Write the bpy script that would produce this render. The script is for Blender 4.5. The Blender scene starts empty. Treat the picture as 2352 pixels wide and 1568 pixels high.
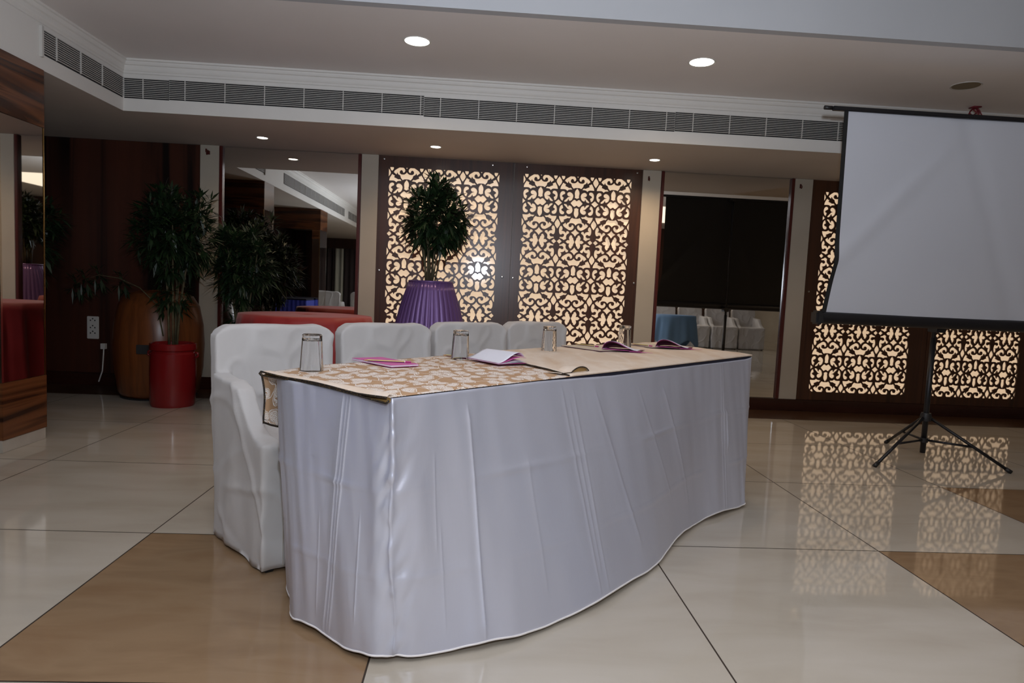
import bpy, bmesh, math, random
from mathutils import Vector, Matrix, noise
random.seed(7)
S = bpy.context.scene
C = S.collection
PI = math.pi

# ------------------------------------------------------------------ camera, world, exposure
cam_d = bpy.data.cameras.new('camera')
cam_d.sensor_width = 36; cam_d.lens = 1524.8 / 2352 * 36
cam_d.clip_start = .02
cam = bpy.data.objects.new('camera', cam_d); C.objects.link(cam); S.camera = cam
ax = Vector((0.99755183, -0.05256962, 0.04611695)); ay = Vector((-0.04177661, 0.08086761, 0.99584896))
az = -Vector((0.05608076, 0.99533756, -0.07847345))
cam.matrix_world = Matrix(((ax.x, ay.x, az.x, 0), (ax.y, ay.y, az.y, 0), (ax.z, ay.z, az.z, 1.06), (0, 0, 0, 1)))
S.view_settings.view_transform = 'Standard'; S.view_settings.look = 'None'
S.view_settings.gamma = 1; S.view_settings.use_curve_mapping = False
S.view_settings.exposure = 0.13
w = bpy.data.worlds.new('world'); S.world = w; w.use_nodes = True
w.node_tree.nodes['Background'].inputs[0].default_value = (.8, .85, 1, 1)
w.node_tree.nodes['Background'].inputs[1].default_value = 0.0
S.cycles.max_bounces = 8; S.cycles.diffuse_bounces = 4; S.cycles.glossy_bounces = 5
S.cycles.transmission_bounces = 8; S.cycles.sample_clamp_indirect = 4.0
S.cycles.caustics_reflective = False; S.cycles.caustics_refractive = False
S.cycles.use_denoising = True

def lamp(name, kind, loc, energy, col, parent=None, aim=None, **kw):
    d = bpy.data.lights.new(name, kind); d.energy = energy; d.color = col
    for k, v in kw.items(): setattr(d, k, v)
    o = bpy.data.objects.new(name, d); C.objects.link(o); o.location = loc
    if aim is not None:
        o.rotation_euler = Vector(aim).to_track_quat('-Z', 'Y').to_euler()
    if parent: o.parent = parent
    return o
COOL = (.78, .87, 1.0)
WARM = (1.0, .74, .48)
# the photographer's flash, turned up to the ceiling (bounce), and its small direct spill
lamp('flash_bounce', 'SPOT', (.02, -.05, 1.42), 440, COOL, aim=(-.05, .42, 1), spot_size=math.radians(178), spot_blend=1.0, shadow_soft_size=.04)
lamp('flash_spill', 'POINT', (.02, -.02, 1.38), 52, COOL, shadow_soft_size=.03)
# added warm fill behind the photographer, standing in for unseen hall lighting; no fixture
lamp('hall_fill', 'AREA', (2.2, -2.6, 2.90), 64, (1, .86, .7), aim=(0, 0, -1), shape='RECTANGLE', size=5, size_y=3)

# ------------------------------------------------------------------ materials
def N(nt, t, **kw):
    n = nt.nodes.new(t)
    for k, v in kw.items(): setattr(n, k, v)
    return n
def mat(name, col, rough=.5, metal=0, spec=.5, **kw):
    m = bpy.data.materials.new(name); m.use_nodes = True
    b = m.node_tree.nodes['Principled BSDF']
    b.inputs['Base Color'].default_value = (*col, 1); b.inputs['Roughness'].default_value = rough
    b.inputs['Metallic'].default_value = metal; b.inputs['Specular IOR Level'].default_value = spec
    for k, v in kw.items(): b.inputs[k.replace('_', ' ')].default_value = v
    return m
def srgb(*c):
    return tuple((x / 255 / 12.92 if x / 255 <= .04045 else ((x / 255 + .055) / 1.055) ** 2.4) for x in c)
def varied(name, stops, scale=(1, 1, 1), nscale=4, detail=4, rough=.5, bump=0, bscale=60, spec=.5, dist=0, coord='Object', bstretch=(1, 1, 1), **kw):
    """a colour ramp over a stretched noise, with optional fine bump"""
    m = mat(name, stops[0][1], rough, spec=spec, **kw); nt = m.node_tree; b = nt.nodes['Principled BSDF']
    tc = N(nt, 'ShaderNodeTexCoord'); mp = N(nt, 'ShaderNodeMapping'); mp.inputs['Scale'].default_value = scale
    nt.links.new(tc.outputs[coord], mp.inputs[0])
    no = N(nt, 'ShaderNodeTexNoise'); no.inputs['Scale'].default_value = nscale; no.inputs['Detail'].default_value = detail
    no.inputs['Distortion'].default_value = dist
    nt.links.new(mp.outputs[0], no.inputs['Vector'])
    cr = N(nt, 'ShaderNodeValToRGB'); e = cr.color_ramp.elements
    e[0].position = stops[0][0]; e[0].color = (*stops[0][1], 1); e[1].position = stops[-1][0]; e[1].color = (*stops[-1][1], 1)
    for p, c in stops[1:-1]:
        x = e.new(p); x.color = (*c, 1)
    nt.links.new(no.outputs[0], cr.inputs[0]); nt.links.new(cr.outputs[0], b.inputs['Base Color'])
    if bump:
        m2 = N(nt, 'ShaderNodeMapping'); m2.inputs['Scale'].default_value = bstretch
        nt.links.new(tc.outputs[coord], m2.inputs[0])
        n2 = N(nt, 'ShaderNodeTexNoise'); n2.inputs['Scale'].default_value = bscale; n2.inputs['Detail'].default_value = 5
        nt.links.new(m2.outputs[0], n2.inputs['Vector'])
        bp = N(nt, 'ShaderNodeBump'); bp.inputs['Strength'].default_value = bump; bp.inputs['Distance'].default_value = .01
        nt.links.new(n2.outputs[0], bp.inputs['Height']); nt.links.new(bp.outputs[0], b.inputs['Normal'])
    return m
M = {}
M['wall'] = varied('cream_paint', [(.3, srgb(176, 166, 150)), (.7, srgb(186, 176, 160))], nscale=2, rough=.55, bump=.05, bscale=120)
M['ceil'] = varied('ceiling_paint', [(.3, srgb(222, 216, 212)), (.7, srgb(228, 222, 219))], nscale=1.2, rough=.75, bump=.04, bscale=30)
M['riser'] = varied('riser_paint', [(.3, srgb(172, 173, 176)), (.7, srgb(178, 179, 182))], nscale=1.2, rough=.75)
M['ceil_low'] = varied('soffit_paint', [(.3, srgb(204, 194, 182)), (.7, srgb(212, 202, 191))], nscale=1.2, rough=.75)
M['fascia'] = varied('fascia_paint', [(.3, srgb(216, 212, 206)), (.7, srgb(226, 222, 216))], nscale=1.2, rough=.6)
M['wood_v'] = varied('vertical_veneer', [(.30, srgb(46, 27, 18)), (.45, srgb(74, 44, 29)), (.6, srgb(62, 37, 25)), (.75, srgb(90, 54, 36))], scale=(7, 7, .25), nscale=1.6, detail=6, rough=.3, dist=.6)
M['wood_panel'] = varied('red_veneer', [(.38, srgb(22, 14, 12)), (.47, srgb(66, 36, 26)), (.62, srgb(78, 42, 30)), (.75, srgb(52, 29, 22))], scale=(3.2, 3.2, .12), nscale=1.5, detail=3, rough=.28, dist=.8)
M['wood_h'] = varied('streaked_veneer', [(.30, srgb(44, 22, 13)), (.42, srgb(92, 54, 31)), (.5, srgb(110, 66, 38)), (.56, srgb(54, 28, 16)), (.72, srgb(100, 60, 33))], scale=(.35, .35, 5.5), nscale=1.4, detail=3, rough=.22, dist=.7)
M['wood_barrel'] = varied('barrel_veneer', [(.3, srgb(92, 50, 26)), (.6, srgb(120, 68, 34)), (.8, srgb(102, 54, 28))], scale=(14, 14, .4), nscale=2, detail=4, rough=.3, dist=.4)
M['base'] = varied('baseboard_wood', [(.3, srgb(44, 20, 14)), (.7, srgb(58, 28, 20))], scale=(.3, 3, 3), nscale=4, rough=.25)
M['frame'] = mat('mahogany_frame', srgb(78, 32, 28), .25)
M['mirror'] = mat('mirror_silver', (.80, .79, .76), .015, 1)
M['chrome'] = mat('bevelled_glass_edge', (.85, .8, .7), .12, 1)
M['gold'] = mat('brass_edge', (.8, .55, .25), .2, 1)
M['black'] = mat('black_plastic', (.012, .012, .014), .45)
M['blackmetal'] = mat('black_metal', (.015, .015, .018), .35, .3)
M['vent_back'] = mat('duct_dark', (.01, .01, .012), .8)
M['vent'] = mat('vent_enamel', srgb(196, 192, 186), .4)
M['tile'] = varied('cream_tile', [(.3, srgb(181, 171, 156)), (.5, srgb(189, 180, 166)), (.75, srgb(196, 188, 176))], scale=(1, 3, 1), nscale=1.6, detail=8, rough=.04, spec=.5, dist=.5)
M['tile_b'] = varied('brown_tile', [(.3, srgb(142, 114, 86)), (.5, srgb(150, 124, 96)), (.75, srgb(134, 108, 82))], scale=(1, 3, 1), nscale=2.2, detail=8, rough=.06, spec=.5, dist=.5)
M['border'] = varied('dark_granite_border', [(.3, srgb(58, 38, 26)), (.7, srgb(76, 52, 36))], nscale=30, rough=.35, spec=.2)
M['grout'] = mat('grout', srgb(58, 46, 36), .8)
M['satin'] = varied('white_satin', [(.3, srgb(206, 209, 225)), (.7, srgb(213, 216, 231))], scale=(1, 1, .3), nscale=3, rough=.40, spec=.5, bump=.08, bscale=24, bstretch=(1, 1, .12), Metallic=.5)
M['hem'] = mat('satin_hem', srgb(226, 222, 222), .45)
M['cover'] = varied('cotton_cover', [(.3, srgb(190, 187, 186)), (.7, srgb(200, 198, 197))], nscale=3, rough=.75, bump=.25, bscale=9, spec=.25, Sheen_Weight=.2)
M['red'] = varied('red_cloth', [(.3, srgb(146, 30, 32)), (.7, srgb(160, 38, 38))], nscale=5, rough=.55, Sheen_Weight=.2)
M['blue'] = mat('royal_blue_satin', srgb(52, 66, 178), .4)
M['paleblue'] = mat('pale_blue_cloth', srgb(108, 146, 184), .6)
M['purple'] = varied('purple_satin', [(.3, srgb(98, 72, 126)), (.7, srgb(112, 84, 142))], scale=(1, 1, .2), nscale=4, rough=.27, Metallic=.3)
M['navy'] = mat('navy_felt', srgb(22, 22, 44), .9)
M['leaf'] = varied('leaf_green', [(.3, srgb(18, 32, 17)), (.55, srgb(28, 48, 24)), (.8, srgb(52, 74, 36))], nscale=14, rough=.45)
M['stem'] = varied('cane_stem', [(.3, srgb(70, 64, 44)), (.7, srgb(104, 94, 66))], nscale=20, rough=.7)
M['pot'] = mat('glossy_red_pot', srgb(122, 24, 26), .2)
M['soil'] = mat('soil', srgb(40, 28, 20), .95)
M['screen'] = varied('projection_white', [(.3, srgb(196, 199, 208)), (.7, srgb(200, 203, 212))], nscale=1, rough=.7)
M['screen_back'] = mat('screen_black_backing', (.006, .006, .006), .7)
M['stud'] = mat('steel_stud', (.6, .58, .55), .25, 1)
M['plate'] = mat('white_socket_plastic', srgb(215, 212, 208), .35)
M['hole'] = mat('socket_hole', (.02, .02, .02), .8)
M['pink'] = mat('pink_card', srgb(206, 98, 166), .5)
M['paper'] = mat('white_paper', srgb(224, 224, 234), .7)
M['cream_card'] = mat('cream_page', srgb(206, 194, 176), .6)
M['maroon'] = mat('dark_card', srgb(96, 38, 66), .5)
M['pencil_y'] = mat('pencil_yellow', srgb(206, 190, 110), .35)
M['pencil_p'] = mat('pencil_purple', srgb(96, 28, 96), .35)
M['pencil_w'] = mat('pencil_white', srgb(230, 228, 226), .35)
M['pencil_m'] = mat('pencil_magenta', srgb(170, 40, 120), .35)
M['wood_tip'] = mat('pencil_wood', srgb(190, 140, 90), .6)
M['stitch'] = varied('black_gold_stitch', [(.42, srgb(24, 18, 16)), (.6, srgb(40, 30, 22)), (.72, srgb(140, 112, 66))], nscale=260, detail=1, rough=.5)
M['lining'] = mat('gold_lining', srgb(168, 136, 84), .45)
M['dark_wall'] = varied('dark_panelling', [(.3, srgb(42, 24, 18)), (.7, srgb(66, 38, 26))], scale=(6, 6, .3), nscale=2, rough=.35)
M['curtain'] = mat('dark_curtain', srgb(54, 44, 46), .8)
M['curtain_w'] = mat('pale_curtain', srgb(190, 192, 180), .8)
M['redwire'] = mat('red_wire', srgb(120, 30, 40), .5)
M['plinth'] = varied('plinth_marble', [(.3, srgb(190, 184, 174)), (.7, srgb(168, 160, 150))], nscale=5, rough=.3)
M['litter'] = mat('dry_flake', srgb(50, 30, 24), .8)
def glass_mat():
    m = mat('clear_glass', (1, 1, 1), .0); b = m.node_tree.nodes['Principled BSDF']
    b.inputs['Transmission Weight'].default_value = 1; b.inputs['IOR'].default_value = 1.45
    b.inputs['Base Color'].default_value = (.98, .98, .98, 1)
    return m
M['glass'] = glass_mat()
def emit(name, col, st, gloss=0):
    m = mat(name, (.7, .6, .5) if gloss else (0, 0, 0), .08 if gloss else .5, spec=.5 if gloss else 0)
    b = m.node_tree.nodes['Principled BSDF']
    b.inputs['Emission Color'].default_value = (*col, 1); b.inputs['Emission Strength'].default_value = st
    return m
M['lens'] = emit('lamp_lens', (1, .93, .80), 9)
M['lens_off'] = mat('lamp_lens_off', srgb(120, 108, 84), .4)
M['acrylic'] = emit('backlit_acrylic', (1.0, .71, .45), .54, 1)

def paisley(name='paisley_print', flap=False):
    """white outlined leaf shapes on tan, woven pattern"""
    m = mat(name, srgb(196, 160, 124), .55, spec=.3); nt = m.node_tree; b = nt.nodes['Principled BSDF']
    tc = N(nt, 'ShaderNodeTexCoord')
    mp = N(nt, 'ShaderNodeMapping'); mp.inputs['Rotation'].default_value = (0, 0, .9); mp.inputs['Scale'].default_value = (21, 14, .001)
    if flap:
        sx = N(nt, 'ShaderNodeSeparateXYZ'); cx = N(nt, 'ShaderNodeCombineXYZ'); nt.links.new(tc.outputs['Object'], sx.inputs[0])
        nt.links.new(sx.outputs[1], cx.inputs[0]); nt.links.new(sx.outputs[2], cx.inputs[1]); nt.links.new(cx.outputs[0], mp.inputs[0])
    else: nt.links.new(tc.outputs['Object'], mp.inputs[0])
    nz = N(nt, 'ShaderNodeTexNoise'); nz.inputs['Scale'].default_value = .9; nt.links.new(mp.outputs[0], nz.inputs['Vector'])
    mixv = N(nt, 'ShaderNodeVectorMath', operation='MULTIPLY_ADD')
    nt.links.new(nz.outputs['Color'], mixv.inputs[0]); mixv.inputs[1].default_value = (1.3, 1.3, 0)
    nt.links.new(mp.outputs[0], mixv.inputs[2])
    vo = N(nt, 'ShaderNodeTexVoronoi'); vo.feature = 'F1'; vo.voronoi_dimensions = '2D'; vo.inputs['Scale'].default_value = 1; vo.inputs['Randomness'].default_value = .75
    nt.links.new(mixv.outputs[0], vo.inputs['Vector'])
    def math_(op, a, b_=None, c=None):
        n = N(nt, 'ShaderNodeMath', operation=op)
        for i, v in enumerate((a, b_, c)):
            if v is None: continue
            if isinstance(v, (int, float)): n.inputs[i].default_value = v
            else: nt.links.new(v, n.inputs[i])
        return n.outputs[0]
    d = vo.outputs['Distance']
    inside = math_('LESS_THAN', d, .37)
    ring = math_('MULTIPLY', math_('GREATER_THAN', d, .405), math_('LESS_THAN', d, .44))
    rings = math_('GREATER_THAN', math_('SINE', math_('MULTIPLY', d, 70)), -.72)
    v2 = N(nt, 'ShaderNodeTexVoronoi'); v2.voronoi_dimensions = '2D'; v2.inputs['Scale'].default_value = 9
    nt.links.new(mixv.outputs[0], v2.inputs['Vector'])
    dots = math_('GREATER_THAN', v2.outputs['Distance'], .15)
    vf = N(nt, 'ShaderNodeTexVoronoi'); vf.feature = 'DISTANCE_TO_EDGE'; vf.voronoi_dimensions = '2D'; vf.inputs['Scale'].default_value = .5; vf.inputs['Randomness'].default_value = .8
    nt.links.new(mixv.outputs[0], vf.inputs['Vector'])
    vine = math_('MULTIPLY', math_('LESS_THAN', vf.outputs['Distance'], .014), math_('GREATER_THAN', d, .44))
    fill = math_('MULTIPLY', inside, math_('MAXIMUM', math_('MULTIPLY', rings, dots), 0))
    tot = math_('MAXIMUM', math_('MAXIMUM', fill, ring), vine)
    mx = N(nt, 'ShaderNodeMix', data_type='RGBA'); nt.links.new(tot, mx.inputs[0])
    mx.inputs[6].default_value = (*srgb(186, 150, 116), 1); mx.inputs[7].default_value = (*srgb(240, 234, 228), 1)
    nt.links.new(mx.outputs[2], b.inputs['Base Color'])
    return m
M['paisley'] = paisley(); M['paisley_flap'] = paisley('paisley_flap', True)
M['cream_cloth'] = varied('cream_cloth', [(.38, srgb(222, 202, 182)), (.5, srgb(230, 214, 198)), (.7, srgb(214, 188, 162))], scale=(3, 1, 1), nscale=2.2, detail=5, rough=.55, bump=.15, bscale=14)

# ------------------------------------------------------------------ mesh helpers
class MB:
    def __init__(s): s.bm = bmesh.new()
    def box(s, a, b, mi=0, bev=0):
        x0, y0, z0 = a; x1, y1, z1 = b
        v = [s.bm.verts.new(p) for p in ((x0, y0, z0), (x1, y0, z0), (x1, y1, z0), (x0, y1, z0), (x0, y0, z1), (x1, y0, z1), (x1, y1, z1), (x0, y1, z1))]
        fs = []
        for q in ((0, 3, 2, 1), (4, 5, 6, 7), (0, 1, 5, 4), (1, 2, 6, 5), (2, 3, 7, 6), (3, 0, 4, 7)):
            f = s.bm.faces.new([v[i] for i in q]); f.material_index = mi; fs.append(f)
        if bev:
            es = list({e for f in fs for e in f.edges})
            bmesh.ops.bevel(s.bm, geom=es, offset=bev, segments=2, affect='EDGES')
        return s
    def lathe(s, prof, c=(0, 0, 0), n=40, mi=0, f=None, cap=True):
        rings = []
        for r, z in prof:
            ring = []
            for k in range(n):
                a = 2 * PI * k / n
                rr, zz = (r, z) if f is None else f(r, z, a)
                ring.append(s.bm.verts.new((c[0] + rr * math.cos(a), c[1] + rr * math.sin(a), c[2] + zz)))
            rings.append(ring)
        for A, B in zip(rings, rings[1:]):
            for k in range(n):
                fc = s.bm.faces.new((A[k], A[(k + 1) % n], B[(k + 1) % n], B[k])); fc.material_index = mi
        for ring, fl in ((rings[0], True), (rings[-1], False)) if cap else ():
            if Vector(ring[0].co - ring[n // 2].co).length > 1e-4:
                fc = s.bm.faces.new(ring[::-1] if fl else ring); fc.material_index = mi
        return s
    def tube(s, pts, r, n=8, mi=0, cap=True):
        pts = [Vector(p) for p in pts]; rings = []
        rs = r if isinstance(r, (list, tuple)) else [r] * len(pts)
        up = None
        for i, p in enumerate(pts):
            t = (pts[min(i + 1, len(pts) - 1)] - pts[max(i - 1, 0)]).normalized()
            if up is None: up = t.orthogonal().normalized()
            up = (up - t * up.dot(t)).normalized(); sd = t.cross(up)
            rings.append([s.bm.verts.new(p + (up * math.cos(2 * PI * k / n) + sd * math.sin(2 * PI * k / n)) * rs[i]) for k in range(n)])
        for A, B in zip(rings, rings[1:]):
            for k in range(n):
                fc = s.bm.faces.new((A[k], A[(k + 1) % n], B[(k + 1) % n], B[k])); fc.material_index = mi
        if cap:
            s.bm.faces.new(rings[0][::-1]).material_index = mi; s.bm.faces.new(rings[-1]).material_index = mi
        return s
    def grid(s, P, mi=0):
        V = [[s.bm.verts.new(p) for p in row] for row in P]
        for a, b in zip(V, V[1:]):
            for i in range(len(a) - 1):
                fc = s.bm.faces.new((a[i], a[i + 1], b[i + 1], b[i])); fc.material_index = mi
        return s
    def prism(s, poly, a, b, fn, mi=0):
        """polygon (u,v) extruded between w=a and w=b; fn maps (u,v,w)->xyz"""
        A = [s.bm.verts.new(fn(u, v, a)) for u, v in poly]; B = [s.bm.verts.new(fn(u, v, b)) for u, v in poly]
        s.bm.faces.new(A).material_index = mi; s.bm.faces.new(B[::-1]).material_index = mi
        n = len(poly)
        for k in range(n):
            s.bm.faces.new((A[k], B[k], B[(k + 1) % n], A[(k + 1) % n])).material_index = mi
        return s
    def build(s, name, mats, parent=None, smooth=False, normals=True, loc=None, auto=None):
        s.bm.normal_update()
        if normals: bmesh.ops.recalc_face_normals(s.bm, faces=s.bm.faces)
        me = bpy.data.meshes.new(name); s.bm.to_mesh(me); s.bm.free()
        for m_ in (mats if isinstance(mats, (list, tuple)) else [mats]): me.materials.append(M[m_] if isinstance(m_, str) else m_)
        if smooth:
            for p in me.polygons: p.use_smooth = True
        if auto is not None:
            for p in me.polygons: p.use_smooth = True
            me.set_sharp_from_angle(angle=math.radians(auto))
        o = bpy.data.objects.new(name, me); C.objects.link(o)
        if loc is not None: o.location = loc
        if parent: o.parent = parent
        return o
def tag(o, label=None, cat=None, group=None, kind=None):
    if label: o['label'] = label
    if cat: o['category'] = cat
    if group: o['group'] = group
    if kind: o['kind'] = kind
    return o
def empty(name, loc, rz=0, label=None, cat=None, group=None):
    o = bpy.data.objects.new(name, None); C.objects.link(o); o.location = loc; o.rotation_euler = (0, 0, rz)
    o.empty_display_size = .1
    return tag(o, label, cat, group)
def copy_tree(o, parent=None):
    c = o.copy(); C.objects.link(c)
    if parent: c.parent = parent
    for ch in list(o.children): copy_tree(ch, c)
    return c
def struct(name, mb, m, **kw):
    o = mb.build(name, m, **kw); o['kind'] = 'structure'; return o
def solidify(o, t, off=0):
    md = o.modifiers.new('thickness', 'SOLIDIFY'); md.thickness = t; md.offset = off; return o

YW = 6.30           # face of the mirrors and panels on the back wall
ZL, ZU = 2.235, 2.60  # soffit and upper ceiling heights

# ------------------------------------------------------------------ floor: tiles with dark joints
TS, X0, Y0 = 1.0244, -1.2845, 2.7150
BROWN = {(0, -1), (3, -1), (4, 0)}
mb = MB()
g = .0028
for i in range(-4, 9):
    for j in range(-9, 5):
        x, y = X0 + i * TS, Y0 + j * TS
        xa, xb, ya, yb = max(x + g, -4.4), min(x + TS - g, 7.6), max(y + g, -6.1), min(y + TS - g, 6.4)
        if xb <= xa or yb <= ya: continue
        f = mb.bm.faces.new([mb.bm.verts.new(p) for p in ((xa, ya, 0), (xb, ya, 0), (xb, yb, 0), (xa, yb, 0))])
        f.material_index = 1 if (i, j) in BROWN else 0
f = mb.bm.faces.new([mb.bm.verts.new(p) for p in ((-4.4, -6.1, -.0015), (7.6, -6.1, -.0015), (7.6, 6.4, -.0015), (-4.4, 6.4, -.0015))]); f.material_index = 2
mb.box((-4.4, -6.1, -.1), (7.6, 6.4, -.02), 2)
struct('floor', mb, ['tile', 'tile_b', 'grout'])
struct('trim_10', MB().box((-4.4, 5.80, -.001), (7.6, 6.262, .0012)), 'border')

# ------------------------------------------------------------------ walls
struct('wall_back', MB().box((-4.4, 6.345, 0), (7.6, 6.45, 3.05)), 'wall')
struct('wall_left', MB().box((-4.5, -6.1, 0), (-4.4, 6.45, 3.05)), 'dark_wall')
struct('wall_right', MB().box((7.6, -6.1, 0), (7.7, 6.45, 3.05)), 'wall')
mb = MB().box((-4.4, -6.2, 0), (7.6, -6.1, 3.05))
struct('wall_front', mb, 'dark_wall')
# pilasters (cream strips between the mirrors and panels)
for n, (a, b) in enumerate(((-2.553, -2.385), (-1.103, -.95), (1.515, 1.690), (2.985, 3.160), (5.75, 5.95)), 1):
    struct('trim_%d' % n, MB().box((a, 6.275, .115), (b, 6.345, ZL - .002), bev=.003), 'wall')
struct('baseboard_back', MB().box((-4.4, 6.262, 0), (7.6, 6.344, .115), bev=.004), 'base')
struct('wall_panel_left', MB().box((-4.38, 6.285, .116), (-2.556, 6.344, ZL - .003), bev=.002), 'wood_panel')
struct('wall_panel_right', MB().box((5.955, 6.285, .116), (7.55, 6.344, ZL - .003), bev=.002), 'wood_panel')

# ------------------------------------------------------------------ ceiling
YF, XF = 5.146, -2.65
# a ring at 2.60 m around a raised centre
struct('ceiling', MB().box((-2.75, 3.90, ZU), (7.6, 5.3, ZU + .1)), 'ceil')
struct('ceiling_ring_left', MB().box((-2.75, -6.1, ZU), (-1.48, 3.90, ZU + .1)), 'ceil')
struct('ceiling_centre', MB().box((-1.42, -6.1, 2.96), (7.6, 3.84, 3.05)), 'ceil')
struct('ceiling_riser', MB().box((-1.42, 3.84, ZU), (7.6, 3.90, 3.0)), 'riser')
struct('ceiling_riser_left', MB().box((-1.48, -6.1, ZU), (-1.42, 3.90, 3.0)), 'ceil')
# the lower soffit runs along the back wall and down the left side
struct('ceiling_soffit_back', MB().box((-2.65, YF, ZL), (7.6, 6.45, ZU + .1)), ['ceil_low'])
struct('ceiling_soffit_left', MB().box((-4.4, -6.1, ZL), (XF, 6.45, ZU + .1)), ['ceil_low'])
struct('trim_6', MB().box((XF, YF - .004, ZL - .001), (7.6, YF + .001, 2.50)), 'fascia')
struct('trim_7', MB().box((XF - .001, -6.1, ZL - .001), (XF + .004, YF - .004, 2.50)), 'fascia')
# stepped crown moulding
prof = [(0, 2.50), (.012, 2.505), (.012, 2.518), (.022, 2.524), (.03, 2.534), (.034, 2.545), (.034, 2.556), (.05, 2.562), (.06, 2.574), (.064, 2.583), (.08, 2.587), (.08, ZU), (0, ZU)]
prof = [(d * .62, z) for d, z in prof]
mb = MB(); n_ = len(prof)
corner = [mb.bm.verts.new((XF + d, YF - d, z)) for d, z in prof]
right = [mb.bm.verts.new((7.6, YF - d, z)) for d, z in prof]
near = [mb.bm.verts.new((XF + d, -6.09, z)) for d, z in prof]
for k in range(n_):
    mb.bm.faces.new((corner[k], right[k], right[(k + 1) % n_], corner[(k + 1) % n_]))
    mb.bm.faces.new((corner[k], near[k], near[(k + 1) % n_], corner[(k + 1) % n_]))
struct('trim_8', mb, 'fascia')
# ------------------------------------------------------------------ air vents
def vent(a, b, axis, label, divs, dz=0.0, z0=2.326, z1=2.470, nsl=11):
    """louvred strip between a and b along x (axis 0) or y (axis 1) on the fascia"""
    t = empty('air_vent', (a, YF, z0) if axis == 0 else (XF, a, z0), 0, label, 'air vent', 'louvred air vents along the ceiling step')
    L = b - a; H = z1 - z0
    def bx(mb_, u0, u1, w0, w1, h0, h1):
        if axis == 0: mb_.box((u0, -w1, h0 + dz), (u1, -w0, h1 + dz))
        else: mb_.box((w0, u0, h0 + dz), (w1, u1, h1 + dz))
    m1 = MB(); bx(m1, 0, L, .0045, .006, 0, H); m1.build('backing', 'vent_back', t)
    m2 = MB()
    for k in range(nsl):
        h = H * (k + .62) / nsl
        bx(m2, 0.001, L - .001, .007, .016, h, h + H / nsl * .30)
    m2.build('slats', 'vent', t)
    for d in divs:
        m3 = MB(); bx(m3, d - a - .003, d - a + .003, .010, .0185, .002, H - .002); m3.build('divider', 'vent', t)
    return t
vent(XF + .012, -2.318, 0, 'short louvred air vent in the corner of the ceiling step', (-2.50,))
vent(-2.316, -.455, 0, 'long louvred air vent above the left mirror and red table', [-2.20 + .287 * k for k in range(7)], dz=.004)
vent(-.453, 1.462, 0, 'long louvred air vent above the two lit lattice panels', [-.33 + .287 * k for k in range(7)], dz=-.004)
vent(1.464, 4.2, 0, 'long louvred air vent above the right mirror, running behind the screen', [1.60 + .287 * k for k in range(9)])
vent(4.225, YF - .02, 1, 'louvred air vent above the mirrored column at far left', (4.35, 4.6, 4.85))
mb = MB()
for a in ((4.205, 2.306, 4.222, 2.486),):
    mb.box((XF + .004, a[0], a[1]), (XF + .02, a[2], a[3]))
mb.build('vent_end_cap', 'vent', None); tag(bpy.data.objects['vent_end_cap'], 'white end cap closing the left air vent above the column', 'vent cap')
for (a, b) in ((-.7, 3.4), (-5.6, -1.1)):
    vent(a, b, 1, 'louvred air vent seen only in the left wall mirror, %s one' % ('nearer' if a > -1 else 'farther'), [a + .3 * k for k in range(1, int((b - a) / .3))])

# ------------------------------------------------------------------ lamps in the ceiling
def downlight(x, y, z, r, label, on=True, power=10, group=None):
    t = empty('recessed_downlight', (x, y, z), 0, label, 'ceiling light', group)
    MB().lathe([(r, -.001), (r + .010, -.004), (r + .012, 0), (r + .012, .001), (r, .001)], n=40).build('trim_ring', 'vent', t, auto=40)
    MB().lathe([(0.0001, -.0012), (r, -.0012), (r, .001), (0.0001, .001)], n=40).build('lens', 'lens' if on else 'lens_off', t)
    if on: lamp('downlight_glow', 'SPOT', (0, 0, -.012), power, (1, .72, .46), parent=t, aim=(0, 0, -1), spot_size=math.radians(150), spot_blend=.9, shadow_soft_size=r * .8)
    return t
G2 = 'large lit downlights in the upper ceiling'; G1 = 'small lit downlights in the soffit'
downlight(-.445, 4.386, ZU, .078, 'large round lit downlight, left one of the upper two', True, 22, G2)
downlight(1.411, 4.421, ZU, .078, 'large round lit downlight, right one of the upper two', True, 22, G2)
downlight(3.306, 4.534, ZU, .085, 'large round unlit downlight above the projection screen', False)
downlight(-1.86, 5.83, ZL, .042, 'small round lit downlight in front of the left mirror', True, 9, G1)
downlight(-.40, 5.79, ZL, .042, 'small round lit downlight above the purple-skirted plant', True, 26, G1)
downlight(1.496, 5.81, ZL, .042, 'small round lit downlight between the right lattice and mirror', True, 30, G1)
downlight(4.6, 5.8, ZL, .042, 'small round lit downlight added unseen behind the projection screen', True, 14, G1)  # unseen lamp, added to light the wall behind the screen

# ------------------------------------------------------------------ wall mirrors
def wall_mirror(x0, x1, label):
    t = empty('wall_mirror', (x0, YW, .116), 0, label, 'mirror', 'tall mirrors on the back wall')
    W = x1 - x0; H = ZL - .119
    MB().box((.03, 0, 0), (W - .03, .006, H)).build('mirror_glass', 'mirror', t)
    MB().box((0, -.03, 0), (.03, .04, H), bev=.004).build('frame_side', 'frame', t)
    MB().box((W - .03, -.03, 0), (W, .04, H), bev=.004).build('frame_side', 'frame', t)
    MB().box((.03, .007, 0), (W - .03, .04, H)).build('backing_board', 'base', t)
    return t
wall_mirror(-2.383, -1.105, 'tall wall mirror behind the red table, left of the lattice')
wall_mirror(1.692, 2.983, 'tall wall mirror right of the lattice, reflecting the black screen back')

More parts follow.
